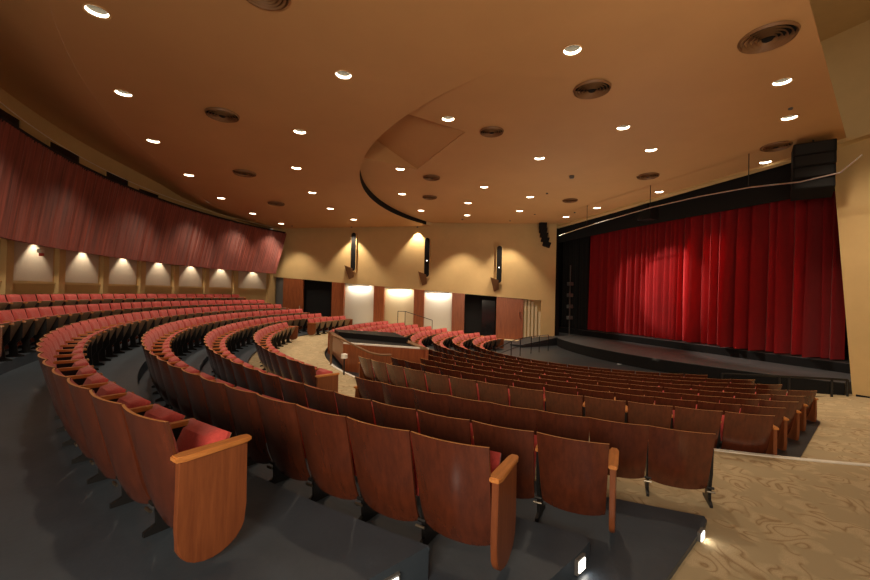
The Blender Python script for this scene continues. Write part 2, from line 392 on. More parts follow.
# far wall: upper slab, proud of the recessed lower zone
bm = bmesh.new()
ua, ub = -12.4, 1.9
us = [ua + (ub - ua) * i / 24 for i in range(25)]
for a, b in zip(us, us[1:]):
    pa, pb = far(a), far(b)
    zt = lambda p: zback(p.x, p.y) + .75
    wallstrip(bm, pa, pb, lambda p: ztop(p.y), zt, .35, fn)
struct('wall_far', bm, M['gold'])
bm = bmesh.new(); wallstrip(bm, far(-12.4, -.32), far(1.9, -.32), 0, EYE + 1.2, .1, fn); struct('wall_far_recess', bm, M['black'])
def farpanel(name, u0, u1, m, off=-.2, z0=0, dz=0, th=.1, kind='structure'):
    bm = bmesh.new(); wallstrip(bm, far(u0, off), far(u1, off), z0, lambda p: ztop(p.y) + dz, th, fn)
    o = obj(name, bm, m)
    if kind: o['kind'] = kind
    return o
farpanel('wall_far_corner', -12.2, -11.77, M['grey'], -.1)
for i, (u0, u1) in enumerate(((-9.15, -8.52), (-6.96, -6.44), (-4.92, -4.41), (-3.02, -2.41))):
    farpanel('wall_pilaster', u0, u1, M['panelwood'], .03, th=.3)
for i, (u0, u1) in enumerate(((-8.52, -6.96), (-6.44, -4.92), (-4.41, -3.02))):
    farpanel('wall_panel', u0, u1, M['white'] if i != 1 else M['cream'], -.22)
for nm, u0, u1 in (('door_1', -11.77, -10.69), ('door_2', -.86, .42)):
    o = farpanel(nm, u0, u1, M['panelwood'], -.02, th=.12)
    h = far(u1 - .15, .03); bm = bmesh.new(); box(bm, (h.x, h.y, EYE - 1.0), (.05, .05, .3)); obj('door_handle', bm, M['chrome'], o)
farpanel('door_3', -1.56, -.92, M['glassdark'], -.25, dz=-.25)
farpanel('wall_far_front', 1.25, 1.9, M['gold'], 0, th=.35)
# cream slatted screen with an arched head
bm = bmesh.new()
for i in range(5):
    u0 = .47 + .17 * i; p = far(u0, -.1); q = far(u0 + .10, -.1)
    h = ztop(u0) - .02 - (.0 if i < 2 else (.10, .28, .6)[i - 2])
    wallstrip(bm, p, q, 0, h, .12, fn)
o = struct('wall_far_screen', bm, M['cream'])
bm = bmesh.new(); wallstrip(bm, far(.42, -.25), far(1.3, -.25), 0, lambda p: ztop(p.y), .1, fn); struct('wall_far_screen_back', bm, M['gold'])
# proscenium: leaning jambs, head and the gold wings beside it
def quad3(bm, pts, th=.5, ax=(0, 1, 0)):
    o = Vector(ax) * th; n = len(pts)
    v = [Vector(p) for p in pts]; v2 = [p + o for p in v]
    add(bm, v + v2, [tuple(range(n)), tuple(range(2 * n - 1, n - 1, -1))] + [(i, i + n, (i + 1) % n + n, (i + 1) % n) for i in range(n)])
bm = bmesh.new(); quad3(bm, [(6.13, 1.9, 0), (5.60, 1.9, EYE + 4.6), (5.2, 1.9, EYE + 7.5), (9.6, 1.9, EYE + 7.5), (9.6, 1.9, 0)], .4); struct('wall_stage_near', bm, M['gold'])
bm = bmesh.new(); quad3(bm, [(-6.04, 1.9, 0), (-6.30, 1.9, EYE + 4.3), (-6.7, 1.9, EYE + 4.3), (-6.7, 1.9, 0)], .3); struct('wall_stage_far', bm, M['black'])
bm = bmesh.new(); quad3(bm, [(-6.6, 1.9, EYE + 3.80), (5.75, 1.9, EYE + 4.36), (5.75, 1.9, EYE + 5.0), (-6.6, 1.9, EYE + 4.6)], .3); struct('trim_5', bm, M['gold'])
bm = bmesh.new()
m0 = N0 + nn * .35
wallstrip(bm, N0 + ndir * -.6 + nn * .9, N0 + ndir * 10.0 + nn * .9, 0, EYE + 7.5, .15, nn); struct('wall_near', bm, M['gold'])
bm = bmesh.new(); prism(bm, [(4.6, 2.3), (9.9, 2.3), (13.2, -9), (6.4, -9)], EYE + 7.5, EYE + 7.6); struct('ceiling_cove', bm, M['gold'])
bm = bmesh.new()                                                        # lip along the near wall, level with the ceiling
quad3(bm, [(5.72, 1.6, EYE + 4.30), (9.0, 1.6, EYE + 4.62), (9.0, 1.6, EYE + 4.72), (5.72, 1.6, EYE + 4.42)], .3); struct('trim_6', bm, M['gold'])
bm = bmesh.new(); box(bm, (7.9, 1.88, .09), (3.4, .03, .18)); struct('baseboard_near', bm, M['black'])
# black stage box behind the curtain
bm = bmesh.new()
box(bm, (0, 9.0, EYE + 1), (17, .1, 8)); box(bm, (-8.5, 5.6, EYE + 1), (.1, 7, 8)); box(bm, (8.5, 5.6, EYE + 1), (.1, 7, 8)); box(bm, (0, 5.6, EYE + 5.0), (17, 7, .1))
struct('wall_stage', bm, M['black'])
# dark windows of the booth row above the slatted front
for i, (a, b, z0, z1) in enumerate(((1.5, -4.8, 3.0, 4.15), (-8.4, -12.4, 3.05, 4.05), (-16.2, -19.7, 2.95, 3.95), (-21.4, -24.8, 2.9, 3.80))):
    bm = bmesh.new(); arcwall(bm, RW - .06, b, a, EYE + z0, EYE + z1, .08); o = struct('window_%d' % (i + 1), bm, M['glassdark'])
    bm = bmesh.new()
    arcwall(bm, RW - .09, b - .15, b, EYE + z0, EYE + z1, .1); arcwall(bm, RW - .09, a, a + .15, EYE + z0, EYE + z1, .1)
    obj('window_frame', bm, M['gold'], o)

# slatted wood front below the booth windows
bm = bmesh.new()
zb, zt, tilt = EYE + .95, EYE + 3.34, -2.6
n = 420; a0, a1 = 26.0, -46.0
g = []
for i in range(n + 1):
    a = a0 + (a1 - a0) * i / n; rr = 17.58 + (.03 if i % 2 else 0) + random.uniform(-.01, .01)
    g.append([bm.verts.new(pol(rr + d, a + tilt * s, zb + (zt - zb) * s)) for s, d in ((0, .12), (0, 0), (.5, .03), (1, .06), (1, .18))])
for A, B in zip(g, g[1:]):
    for k in range(4): bm.faces.new((A[k], A[k + 1], B[k + 1], B[k]))
for A in (g[0], g[-1]): bm.faces.new(A)
uv = bm.loops.layers.uv.new('slats'); bm.verts.index_update()
for f in bm.faces:
    for l in f.loops:
        i = min(n, l.vert.index // 5); l[uv].uv = (i * .0527, (l.vert.co.z - zb) / (zt - zb))
nt_ = M['slatwood'].node_tree; tc_ = [q for q in nt_.nodes if q.type == 'TEX_COORD'][0]; mp_ = [q for q in nt_.nodes if q.type == 'MAPPING'][0]
nt_.links.new(tc_.outputs['UV'], mp_.inputs[0])
o = struct('wall_balcony', bm, M['slatwood'])
bm = bmesh.new(); arcwall(bm, 17.66, -48.4, 24, EYE + 3.30, EYE + 3.42, .12); struct('trim_shadow', bm, M['black'])  # black strip stands in for the shadow along the slatted front's top
bm = bmesh.new(); arcwall(bm, 17.72, -46.5, 26, EYE + 1.5, EYE + 1.56, .85); struct('ceiling_balcony', bm, M['gold'])

# ================================================================== STAGE
def apron_y(x): return .26 + 12.4 - math.sqrt(12.4 ** 2 - x * x)
bm = bmesh.new()
pts = [(-6.1 + 12.1 * i / 40, apron_y(-6.1 + 12.1 * i / 40)) for i in range(41)]
prism(bm, pts + [(6.0, 4.0), (-6.1, 4.0)], 0.0, EYE - 2.10)
o = struct('floor_stage_apron', bm, M['stagefloor'])
bm = bmesh.new(); prism(bm, [(x, y - .012) for x, y in pts] + [(x, y + .02) for x, y in reversed(pts)], .001, EYE - 2.115); struct('trim_8', bm, M['black'])
bm = bmesh.new(); prism(bm, [(-8.4, 3.85), (8.4, 3.85), (8.4, 8.9), (-8.4, 8.9)], 0, EYE - 1.80); struct('floor_stage', bm, M['stagefloor'])
bm = bmesh.new(); box(bm, (0, 3.84, EYE - 1.96), (16.8, .02, .3)); struct('trim_9', bm, M['black'])

def drape(xa, xb, y, z0, z1, folds, amp, seed=1, irregular=.5, power=.8):
    rnd = random.Random(seed); n = folds * 10; bm = bmesh.new()
    ph, xs = 0, []
    wd = [1 + irregular * rnd.uniform(-1, 1) for _ in range(folds)]; tot = sum(wd); am = [amp * (1 + .5 * rnd.uniform(-1, 1)) for _ in range(folds)]
    cols, x = [], xa
    for k in range(folds):
        for j in range(10):
            t = j / 10; cols.append((x + (xb - xa) * wd[k] / tot * t, -am[k] * math.sin(PI * t) ** power, k))
        x += (xb - xa) * wd[k] / tot
    cols.append((xb, 0, folds - 1))
    g = []
    for cx, cy, k in cols:
        rr = []
        for s in (0, .04, .3, .65, 1):
            f = 1.0 + .35 * (1 - s); rr.append(bm.verts.new((cx + .015 * math.sin(k * 3 + s * 4), y + cy * f, z0 + (z1 - z0) * s)))
        g.append(rr)
    for A, B in zip(g, g[1:]):
        for i in range(4): bm.faces.new((A[i], B[i], B[i + 1], A[i + 1]))
    return bm
cur = thing('stage_curtain', 'tall pleated red velvet house curtain closed across the stage', 'curtain', (0, 4.55, EYE - 1.79))
bm = drape(-6.0, .15, 0, .03, 6.2, 29, .26, 3, .5, 1.3)
obj('curtain_half', bm, M['velvet'], cur, smooth=True)
bm = drape(-.05, 4.9, -.06, .03, 6.2, 15, .50, 5, .5, 2.0)
obj('curtain_half', bm, M['velvet'], cur, smooth=True)
bm = bmesh.new(); box(bm, (0, .12, 6.2), (14, .06, .12)); obj('curtain_track', bm, M['grey'], cur)
bm = drape(-8.2, -6.04, 4.2, EYE - 1.79, EYE + 4.4, 12, .08, 9)
tag(obj('leg_drape', bm, M['drape'], smooth=True), 'black masking drape hanging beside the curtain at the far side of the stage', 'drape')
bm = drape(4.95, 7.4, 4.85, EYE - 1.79, EYE + 4.4, 9, .1, 11)
tag(obj('leg_drape', bm, M['drape'], smooth=True), 'narrow black drape at the near side of the curtain by the gold wall', 'drape')
bm = bmesh.new()
quad3(bm, [(-8, 3.55, EYE + 3.30), (-3, 3.55, EYE + 3.45), (5.0, 3.55, EYE + 3.50), (8, 3.55, EYE + 3.5), (8, 3.55, EYE + 5), (-8, 3.55, EYE + 5)], .06)
tag(obj('valance', bm, M['drape']), 'black valance hanging above the red curtain', 'drape')

# ================================================================== SEATS
def seat_parts(full_end=False, H=.74):
    """bmeshes of one folding seat with the seat tipped up; local +Y faces the stage, z from the floor"""
    return None
def b_panel():
    bm = bmesh.new(); nx, nz = 10, 9; F, B = [], []
    for j in range(nz + 1):
        t = j / nz; rf, rb = [], []
        for i in range(nx + 1):
            s = -1 + 2 * i / nx
            wv = .248 + .026 * t; x = s * wv
            z = .125 + .615 * t + .03 * (1 - t) ** 3 * abs(s) ** 3
            y = (.74 - z) * .29 + .03 * max(0, (.30 - t) / .30) ** 2 - .040 * (1 - s * s)
            rb.append(bm.verts.new((x, y, z))); rf.append(bm.verts.new((x, y + .016, z)))
        F.append(rf); B.append(rb)
    for j in range(nz):
        for i in range(nx):
            bm.faces.new((B[j][i], B[j][i + 1], B[j + 1][i + 1], B[j + 1][i]))
            bm.faces.new((F[j][i], F[j + 1][i], F[j + 1][i + 1], F[j][i + 1]))
    for i in range(nx):
        bm.faces.new((B[nz][i], B[nz][i + 1], F[nz][i + 1], F[nz][i])).material_index = 1
        bm.faces.new((B[0][i], F[0][i], F[0][i + 1], B[0][i + 1]))
    for j in range(nz):
        for i in (0, nx):
            bm.faces.new((B[j][i], B[j + 1][i], F[j + 1][i], F[j][i]))
    return bm
def b_backcushion():
    bm = bmesh.new(); nx, nz = 8, 8; F, B = [], []
    for j in range(nz + 1):
        t = j / nz; rf, rb = [], []
        for i in range(nx + 1):
            s = -1 + 2 * i / nx
            x = s * (.245 + .020 * t); z = .28 + .455 * t
            y = (.74 - z) * .29 - .040 * (1 - s * s) + .017
            puff = .062 * (1 - abs(s) ** 4) ** .5 * (1 - abs(2 * t - 1) ** 5) ** .5 if abs(s) < 1 and 0 < t < 1 else 0
            rb.append(bm.verts.new((x, y, z))); rf.append(bm.verts.new((x, y + .004 + puff, z)))
        F.append(rf); B.append(rb)
    for j in range(nz):
        for i in range(nx):
            bm.faces.new((B[j][i], B[j][i + 1], B[j + 1][i + 1], B[j + 1][i])); bm.faces.new((F[j][i], F[j + 1][i], F[j + 1][i + 1], F[j][i + 1]))
    for i in range(nx):
        for j in (0, nz): bm.faces.new((B[j][i], B[j][i + 1], F[j][i + 1], F[j][i]))
    for j in range(nz):
        for i in (0, nx): bm.faces.new((B[j][i], B[j + 1][i], F[j + 1][i], F[j][i]))
    return bm
SEATROT = Matrix.Rotation(R(64), 3, 'X')
def b_seat(under=False):
    """seat cushion tipped up about its rear hinge; under = the wooden pan on its underside"""
    bm = bmesh.new(); hx, ln = .235, .35
    n, m = 6, 6
    g = []
    lo, hi = (-.035, -.012) if under else (-.012, .075)
    T, Bt = [], []
    for j in range(m + 1):
        t = j / m; a, b = [], []
        for i in range(n + 1):
            s = -1 + 2 * i / n
            x = s * hx * (1 - .05 * t); y = ln * t
            e = (1 - abs(s) ** 5) ** .4 * (1 - max(0, (2 * t - 1)) ** 6) ** .4 if abs(s) < 1 else 0
            if under: top, bot = hi, lo * (.35 + .65 * e) - .004
            else: top, bot = lo + .02 + (hi - lo - .02) * e, lo
            a.append(bm.verts.new(SEATROT @ Vector((x, y, top)) + Vector((0, .225, .285)))); b.append(bm.verts.new(SEATROT @ Vector((x, y, bot)) + Vector((0, .225, .285))))
        T.append(a); Bt.append(b)
    for j in range(m):
        for i in range(n):
            bm.faces.new((T[j][i], T[j][i + 1], T[j + 1][i + 1], T[j + 1][i])); bm.faces.new((Bt[j][i], Bt[j + 1][i], Bt[j + 1][i + 1], Bt[j][i + 1]))
    for i in range(n):
        for j in (0, m): bm.faces.new((T[j][i], T[j][i + 1], Bt[j][i + 1], Bt[j][i]))
    for j in range(m):
        for i in (0, n): bm.faces.new((T[j][i], T[j + 1][i], Bt[j + 1][i], Bt[j][i]))
    return bm
def b_arm(x, w=.043, y0=.11, y1=.43, z=.555):
    bm = bmesh.new()
    o = [(-w / 2 * .8, y0), (w / 2 * .8, y0), (w / 2, y0 + .05), (w / 2, y1 - .05), (w / 2 * .65, y1), (-w / 2 * .65, y1), (-w / 2, y1 - .05), (-w / 2, y0 + .05)]
    prism(bm, [(x + a, b) for a, b in o], z, z + .027)
    bmesh.ops.bevel(bm, geom=[e for e in bm.edges if abs(e.verts[0].co.z - e.verts[1].co.z) < 1e-5], offset=.006, segments=2, affect='EDGES')
    return bm
def b_standard(x, zb=0.0):
    bm = bmesh.new(); o = [(.14, 0), (.42, 0), (.42, .025), (.33, .05), (.31, .22), (.38, .30), (.38, .555), (.14, .555), (.16, .30), (.20, .18), (.21, .05), (.14, .025)]
    lo = [bm.verts.new((x - .013, y, zb + z * (.555 - zb) / .555)) for y, z in o]; hi = [bm.verts.new((x + .013, y, zb + z * (.555 - zb) / .555)) for y, z in o]
    n = len(o); bm.faces.new(lo); bm.faces.new(list(reversed(hi)))
    for i in range(n): bm.faces.new((lo[i], lo[(i + 1) % n], hi[(i + 1) % n], hi[i]))
    tube(bm, [(x - .03, .185, .17), (x + .03, .185, .17)], .012, 6)
    return bm
def b_bolt(x):
    bm = bmesh.new(); tube(bm, [(x - .035, .165, .14), (x + .035, .165, .14)], .010, 8)
    return bm
def b_end(x, zb=0.02):
    bm = bmesh.new(); o = [(.05, .555), (.05, .24)]
    for k in range(1, 12):
        a = PI + PI * k / 12; o.append((.245 + .195 * math.cos(a) * (1 if True else 0), zb + .16 + .14 * math.sin(a) * 1.0))
    o += [(.44, .24), (.44, .555)]
    lo = [bm.verts.new((x - .021, y, z)) for y, z in o]; hi = [bm.verts.new((x + .021, y, z)) for y, z in o]
    n = len(o); bm.faces.new(lo); bm.faces.new(list(reversed(hi)))
    for i in range(n): bm.faces.new((lo[i], lo[(i + 1) % n], hi[(i + 1) % n], hi[i]))
    bmesh.ops.bevel(bm, geom=[e for e in bm.edges if len(e.link_faces) == 2 and abs(e.link_faces[0].normal.dot(e.link_faces[1].normal)) < .3 and abs(e.verts[0].co.x - e.verts[1].co.x) < 1e-5], offset=.006, segments=2, affect='EDGES')
    return bm
SX = .280                                                                # half the seat spacing
def mesh_of(bm, name, mats, smooth=True):
    bmesh.ops.recalc_face_normals(bm, faces=bm.faces)
    me = bpy.data.meshes.new(name); bm.to_mesh(me); bm.free()
    for m in mats: me.materials.append(m)
    for p in me.polygons: p.use_smooth = smooth
    try: me.set_sharp_from_angle(angle=R(40))
    except Exception: pass
    return me
PART = {
    'backrest': mesh_of(b_panel(), 'backrest', [M['wood'], M['woodedge']]),
    'back_cushion': mesh_of(b_backcushion(), 'back_cushion', [M['red']]),
    'seat_cushion': mesh_of(b_seat(), 'seat_cushion', [M['red']]),
    'seat_pan': mesh_of(b_seat(True), 'seat_pan', [M['pan']]),
    'armrest': mesh_of(b_arm(SX), 'armrest', [M['arm']]),
    'armrest_other': mesh_of(b_arm(-SX), 'armrest', [M['arm']]),
    'leg': mesh_of(b_standard(SX), 'leg', [M['iron']]),
    'leg_other': mesh_of(b_standard(-SX), 'leg', [M['iron']]),
    'bolt': mesh_of(b_bolt(SX), 'bolt', [M['chrome']]),
    'end_panel': mesh_of(b_end(SX + .02), 'end_panel', [M['endwood']]),
    'end_panel_other': mesh_of(b_end(-SX - .02), 'end_panel', [M['endwood']]),
    'end_armrest': mesh_of(b_arm(SX + .02, .075, .03, .46), 'end_armrest', [M['arm']]),
    'end_armrest_other': mesh_of(b_arm(-SX - .02, .075, .03, .46), 'end_armrest', [M['arm']]),
}
ALLM = [M['wood'], M['woodedge'], M['red'], M['pan'], M['arm'], M['iron'], M['endwood']]
MI = {m.name: i for i, m in enumerate(ALLM)}
def joined(keys, drop=0.0):
    bm = bmesh.new()
    for k in keys:
        me = PART[k]; f0 = len(bm.faces); bm.from_mesh(me); bm.faces.ensure_lookup_table()
        for f in bm.faces[f0:]: f.material_index = MI[me.materials[f.material_index].name]
    if drop:                                                             # shorter stance on the raked front floor
        for v in bm.verts: v.co.z = max(v.co.z - drop, min(v.co.z, .02))
    me = bpy.data.meshes.new('theatre_seat'); bm.to_mesh(me); bm.free()
    for m in ALLM: me.materials.append(m)
    for p in me.polygons: p.use_smooth = True
    try: me.set_sharp_from_angle(angle=R(40))
    except Exception: pass
    return me
BASE = ['backrest', 'back_cushion', 'seat_cushion', 'seat_pan']
KIT = {'mid': BASE + ['armrest', 'leg'], 'first': BASE + ['end_panel', 'end_armrest'], 'last': BASE + ['armrest', 'leg', 'end_panel_other', 'end_armrest_other'], 'plain': BASE + ['leg']}
FULL = {(k, d): joined(v, d) for k, v in KIT.items() for d in (0.0, .10)}

ORD = ['zeroth', 'first', 'second', 'third', 'fourth', 'fifth', 'sixth', 'seventh', 'eighth', 'ninth', 'tenth', 'eleventh', 'twelfth', 'thirteenth', 'fourteenth', 'fifteenth', 'sixteenth', 'seventeenth', 'eighteenth', 'nineteenth', 'twentieth']
def ordinal(n):
    if n <= 20: return ORD[n]
    t = {2: 'twenty', 3: 'thirty', 4: 'forty', 5: 'fifty'}[n // 10]
    return t + '-' + ORD[n % 10] if n % 10 else {2: 'twentieth', 3: 'thirtieth', 4: 'fortieth', 5: 'fiftieth'}[n // 10]
# (phrase, radius of the back tops, height of the back tops below the eye, stance drop, seat blocks as (near end angle, far end angle))
ROWS = [
    ('topmost row against the panelled back wall', 18.25, -.24, .80, [(7.0, -40.0)]),
    ('second row down from the panelled wall', 17.3, -.50, .86, [(10.0, -42.5)]),
    ('raised row third from the back wall', 16.05, -.70, .86, [(35.9, -42.0)]),
    ('raised row fourth from the back wall', 14.93, -.909, .87, [(40.9, -43.0)]),
    ('raised row fifth from the back wall', 13.90, -1.106, .80, [(43.4, -43.8)]),
    ('row standing on the tan cross aisle', 12.85, -1.213, .737, [(47.24, 28.0), (23.1, -22.7), (-31.5, -46.5)]),
    ('row just below the white-edged ledge', 10.95, -1.483, 0, [(53.3, 14.2), (-17, -52)]),
    ('second row below the white-edged ledge', 10.18, -1.515, 0, [(56.1, 15.0), (-17, -54)]),
    ('third row below the white-edged ledge', 9.45, -1.573, 0, [(59.7, 16.0), (-17, -55)]),
    ('fourth row below the white-edged ledge', 8.72, -1.632, 0, [(63.8, -56)]),
    ('fifth row below the white-edged ledge', 7.96, -1.69, 0, [(69.9, -58)]),
    ('third row from the stage', 7.14, -1.75, 0, [(70.4, -60)]),
    ('second row from the stage', 6.34, -1.81, 0, [(71.3, -62)]),
    ('front row by the stage', 5.54, -1.87, 0, [(66, -64)]),
]
CAMP = Vector((11.89, -12.53, EYE)); inv = cam.matrix_world.inverted()
def screen(p):
    q = inv @ Vector(p); d = -q.z
    return (435 + 405.2 * q.x / d, 290 - 405.2 * q.y / d, d) if d > .2 else (-999, -999, d)
slots = []
for ri, (phr, r, zt, H, blocks) in enumerate(ROWS):
    drop = 0.0 if H else .10
    fl = EYE + zt - H if H else zfl(r - .2) + .012
    k = 0; sz = H / .74 if H else 1.0
    for bi, (a0, a1) in enumerate(blocks):
        wdt = R(a0 - a1) * (r - .04)
        n = max(1, int(round(wdt / .566)))
        for i in range(n):
            k += 1; a = a0 + (a1 - a0) * (i + .5) / n
            kind = 'first' if i == 0 else 'last' if i == n - 1 else 'mid'
            if i == 0 and ri == 5 and bi == 0: kind = 'plain'
            p = pol(r, a, fl); sx, sy, d = screen(p + Vector((0, 0, .6)))
            slots.append(dict(row=ri, k=k, a=a, p=p, kind=kind, drop=drop, sx=sx, sy=sy, d=d, sz=sz))
vis = [s for s in slots if s['d'] > .3 and -45 < s['sx'] < 910 and s['sy'] < 640]
vis.sort(key=lambda s: s['d'])
def label_for(s):
    phr = ROWS[s['row']][0]
    if s['kind'] == 'first' and s['k'] == 1: return 'wooden-sided seat at the near end of the ' + phr
    return 'red seat, %s from the near aisle, %s' % (ordinal(s['k']), phr)
rest = []
for i, s in enumerate(vis):
    if i >= 298: rest.append(s); continue
    drop = s['drop']
    if s['d'] < 7.6:
        t = thing('theatre_seat', label_for(s), 'seat', s['p'] - Vector((0, 0, drop)), R(s['a']), 'theatre seats in the ' + ROWS[s['row']][0])
        t.scale[2] = s['sz']
        for key in KIT[s['kind']]:
            nm = key.replace('_other', '').replace('end_armrest', 'armrest')
            o = bpy.data.objects.new(nm, PART[key]); COL.objects.link(o); o.parent = t
            if key == 'leg' and s['d'] < 6:
                q = bpy.data.objects.new('bolt', PART['bolt']); COL.objects.link(q); q.parent = o
    else:
        o = bpy.data.objects.new('theatre_seat', FULL[(s['kind'], drop)]); COL.objects.link(o)
        o.location = s['p']; o.rotation_euler[2] = R(s['a']); o.scale[2] = s['sz']
        tag(o, label_for(s), 'seat', 'theatre seats in the ' + ROWS[s['row']][0])
bm = bmesh.new()
for s in rest:
    f0 = len(bm.verts); bm.from_mesh(FULL[(s['kind'], s['drop'])]); bm.verts.ensure_lookup_table()
    mtx = Matrix.Translation(s['p']) @ Matrix.Rotation(R(s['a']), 4, 'Z') @ Matrix.Diagonal((1, 1, s['sz'], 1))
    bmesh.ops.transform(bm, matrix=mtx, verts=bm.verts[f0:])
if rest:
    o = obj('distant_theatre_seats', bm, ALLM, smooth=True)
    tag(o, 'small distant red seats in the rows curving along the far side of the hall', 'seats', kind='stuff')

# ================================================================== DOWNLIGHTS AND VENTS
def b_trim():
    bm = bmesh.new(); lathe(bm, [(RL - .005, .0), (RL + .025, -.012), (RL + .032, -.006), (RL + .032, .01), (RL - .005, .01)], 28); return bm
def b_can():
    bm = bmesh.new(); lathe(bm, [(RL - .004, .0), (RL - .03, .11), (RL - .055, .2)], 28); return bm
def b_bulb():
    bm = bmesh.new(); lathe(bm, [(.001, .10), (.045, .115), (.065, .15), (.04, .2)], 16); return bm
def b_glowring():
    bm = bmesh.new(); lathe(bm, [(RL - .006, .005), (RL - .016, .050)], 28); return bm
MT = {'trim_ring': mesh_of(b_trim(), 'trim_ring', [M['ceil']]), 'reflector': mesh_of(b_can(), 'reflector', [M['reflector']]), 'bulb': mesh_of(b_bulb(), 'bulb', [M['reflector']]), 'lit_ring': mesh_of(b_glowring(), 'lit_ring', [M['glow']])}
def ring_label(t, x, y, k):
    return k
RINGS = [('outermost ring, above the slatted balcony', 7), ('second ring from the back wall', 6)]
names = []
for i in range(7): names.append('%s round ceiling downlight from the near end of the outermost ring' % ordinal(i + 1))
for i in range(6): names.append('%s round ceiling downlight from the near end of the second ring' % ordinal(i + 1))
fl = ['beside the curved step nearest the camera side', 'just in front of the ceiling trap', 'below the ceiling trap', 'along the curved black ceiling step', 'closest to the far end of the black ceiling step',
      'inner ring, between two small round vents', 'inner ring, next towards the far wall', 'above the central far wall niche', 'middle of the ceiling, past the small detector', 'above the niche by the far doorway',
      'between two vents of the third ring', 'alone below the large near vent pair', 'inside the previous one towards the stage', 'beside the largest vent by the near wall', 'next to the largest vent, towards the stage',
      'stage-front line beside the near speaker cluster', 'stage-front line above the curtain centre', 'stage-front line above the far part of the curtain', 'stage-front line by the far speaker column']
fl = ['beside the fifth ceiling vent, near side of the front ceiling', 'in front of the square trap in the ceiling', 'just below the square trap in the ceiling', 'beside the middle of the black curved ceiling step', 'at the lower end of the black curved ceiling step',
      'over the middle seats, in the innermost ring', 'over the innermost ring beside the far wall', 'above the central niche of the far wall', 'between the small detector and the far wall', 'above the niche nearest the stage',
      'between the vents before the trap and the detector', 'over the middle of the front seats, larger of two', 'towards the stage from the middle of the front seats', 'beside the largest vent by the near wall', 'second from the largest vent by the near wall',
      'on the stage-front line beside the near speaker cluster', 'on the stage-front line above the curtain centre', 'on the stage-front line left of the curtain centre', 'on the stage-front line by the far speaker column']
for x in fl: names.append('round recessed downlight ' + x)
for (t, x, y), nm in zip(LIGHTS, names):
    z = (zback if t == 'B' else zfront)(x, y)
    L = thing('ceiling_downlight', nm, 'light', (x, y, z), 0, 'ceiling downlights')
    for k in ('trim_ring', 'reflector', 'lit_ring', 'bulb'):
        o = bpy.data.objects.new(k, MT[k]); COL.objects.link(o); o.parent = L
    fr = y > 0                                                           # the stage-front line is focused narrower
    lamp('downlight_lamp', 'SPOT', (0, 0, -.03), P_DOWN * (.32 if fr else 1), parent=L, spot_size=R(62 if fr else 108), spot_blend=.85, shadow_soft_size=.12)
def b_vent(r):
    bm = bmesh.new()
    lathe(bm, [(r + .02, 0), (r, -.05), (r * .93, -.02), (r * .92, .0)], 40)
    for k in (.78, .60, .43, .27):
        lathe(bm, [(r * k * 1.0, -.012), (r * (k + .05), -.055), (r * (k + .10), -.07), (r * (k + .05), -.02), (r * k, -.012)], 36)
    return bm
def b_ventcore(r):
    bm = bmesh.new(); rg = lathe(bm, [(r * .95, -.004), (.001, -.004)], 36); lathe(bm, [(r * .2, -.05), (.001, -.06)], 24); return bm
vl = ['above the camera at the upper edge', 'second of the rear ring', 'third of the rear ring', 'last of the rear ring', 'past the front ceiling step, near side', 'beside the square ceiling trap', 'below the square ceiling trap', 'below the black curved step', 'largest, by the near wall edge', 'by the near speaker cluster', 'over the curtain centre', 'over the far part of the curtain']
for (t, x, y, r), s in zip(VENTS, vl):
    z = (zback if t == 'B' else zfront)(x, y)
    V = thing('ceiling_vent', 'round ringed brown air vent in the ceiling, ' + s, 'vent', (x, y, z), 0, 'ceiling vents')
    obj('vent_rings', b_vent(r), M['ventpaint'], V, smooth=True); obj('vent_throat', b_ventcore(r), M['black'], V)
bm = bmesh.new(); z = zfront(.52, -2.78); lathe(bm, [(.001, -.10), (.07, -.09), (.09, -.03), (.09, .0)], 16, (.52, -2.78, z))
tag(obj('smoke_detector', bm, M['grey'], smooth=True), 'small dark dome on the ceiling before the stage', 'detector')

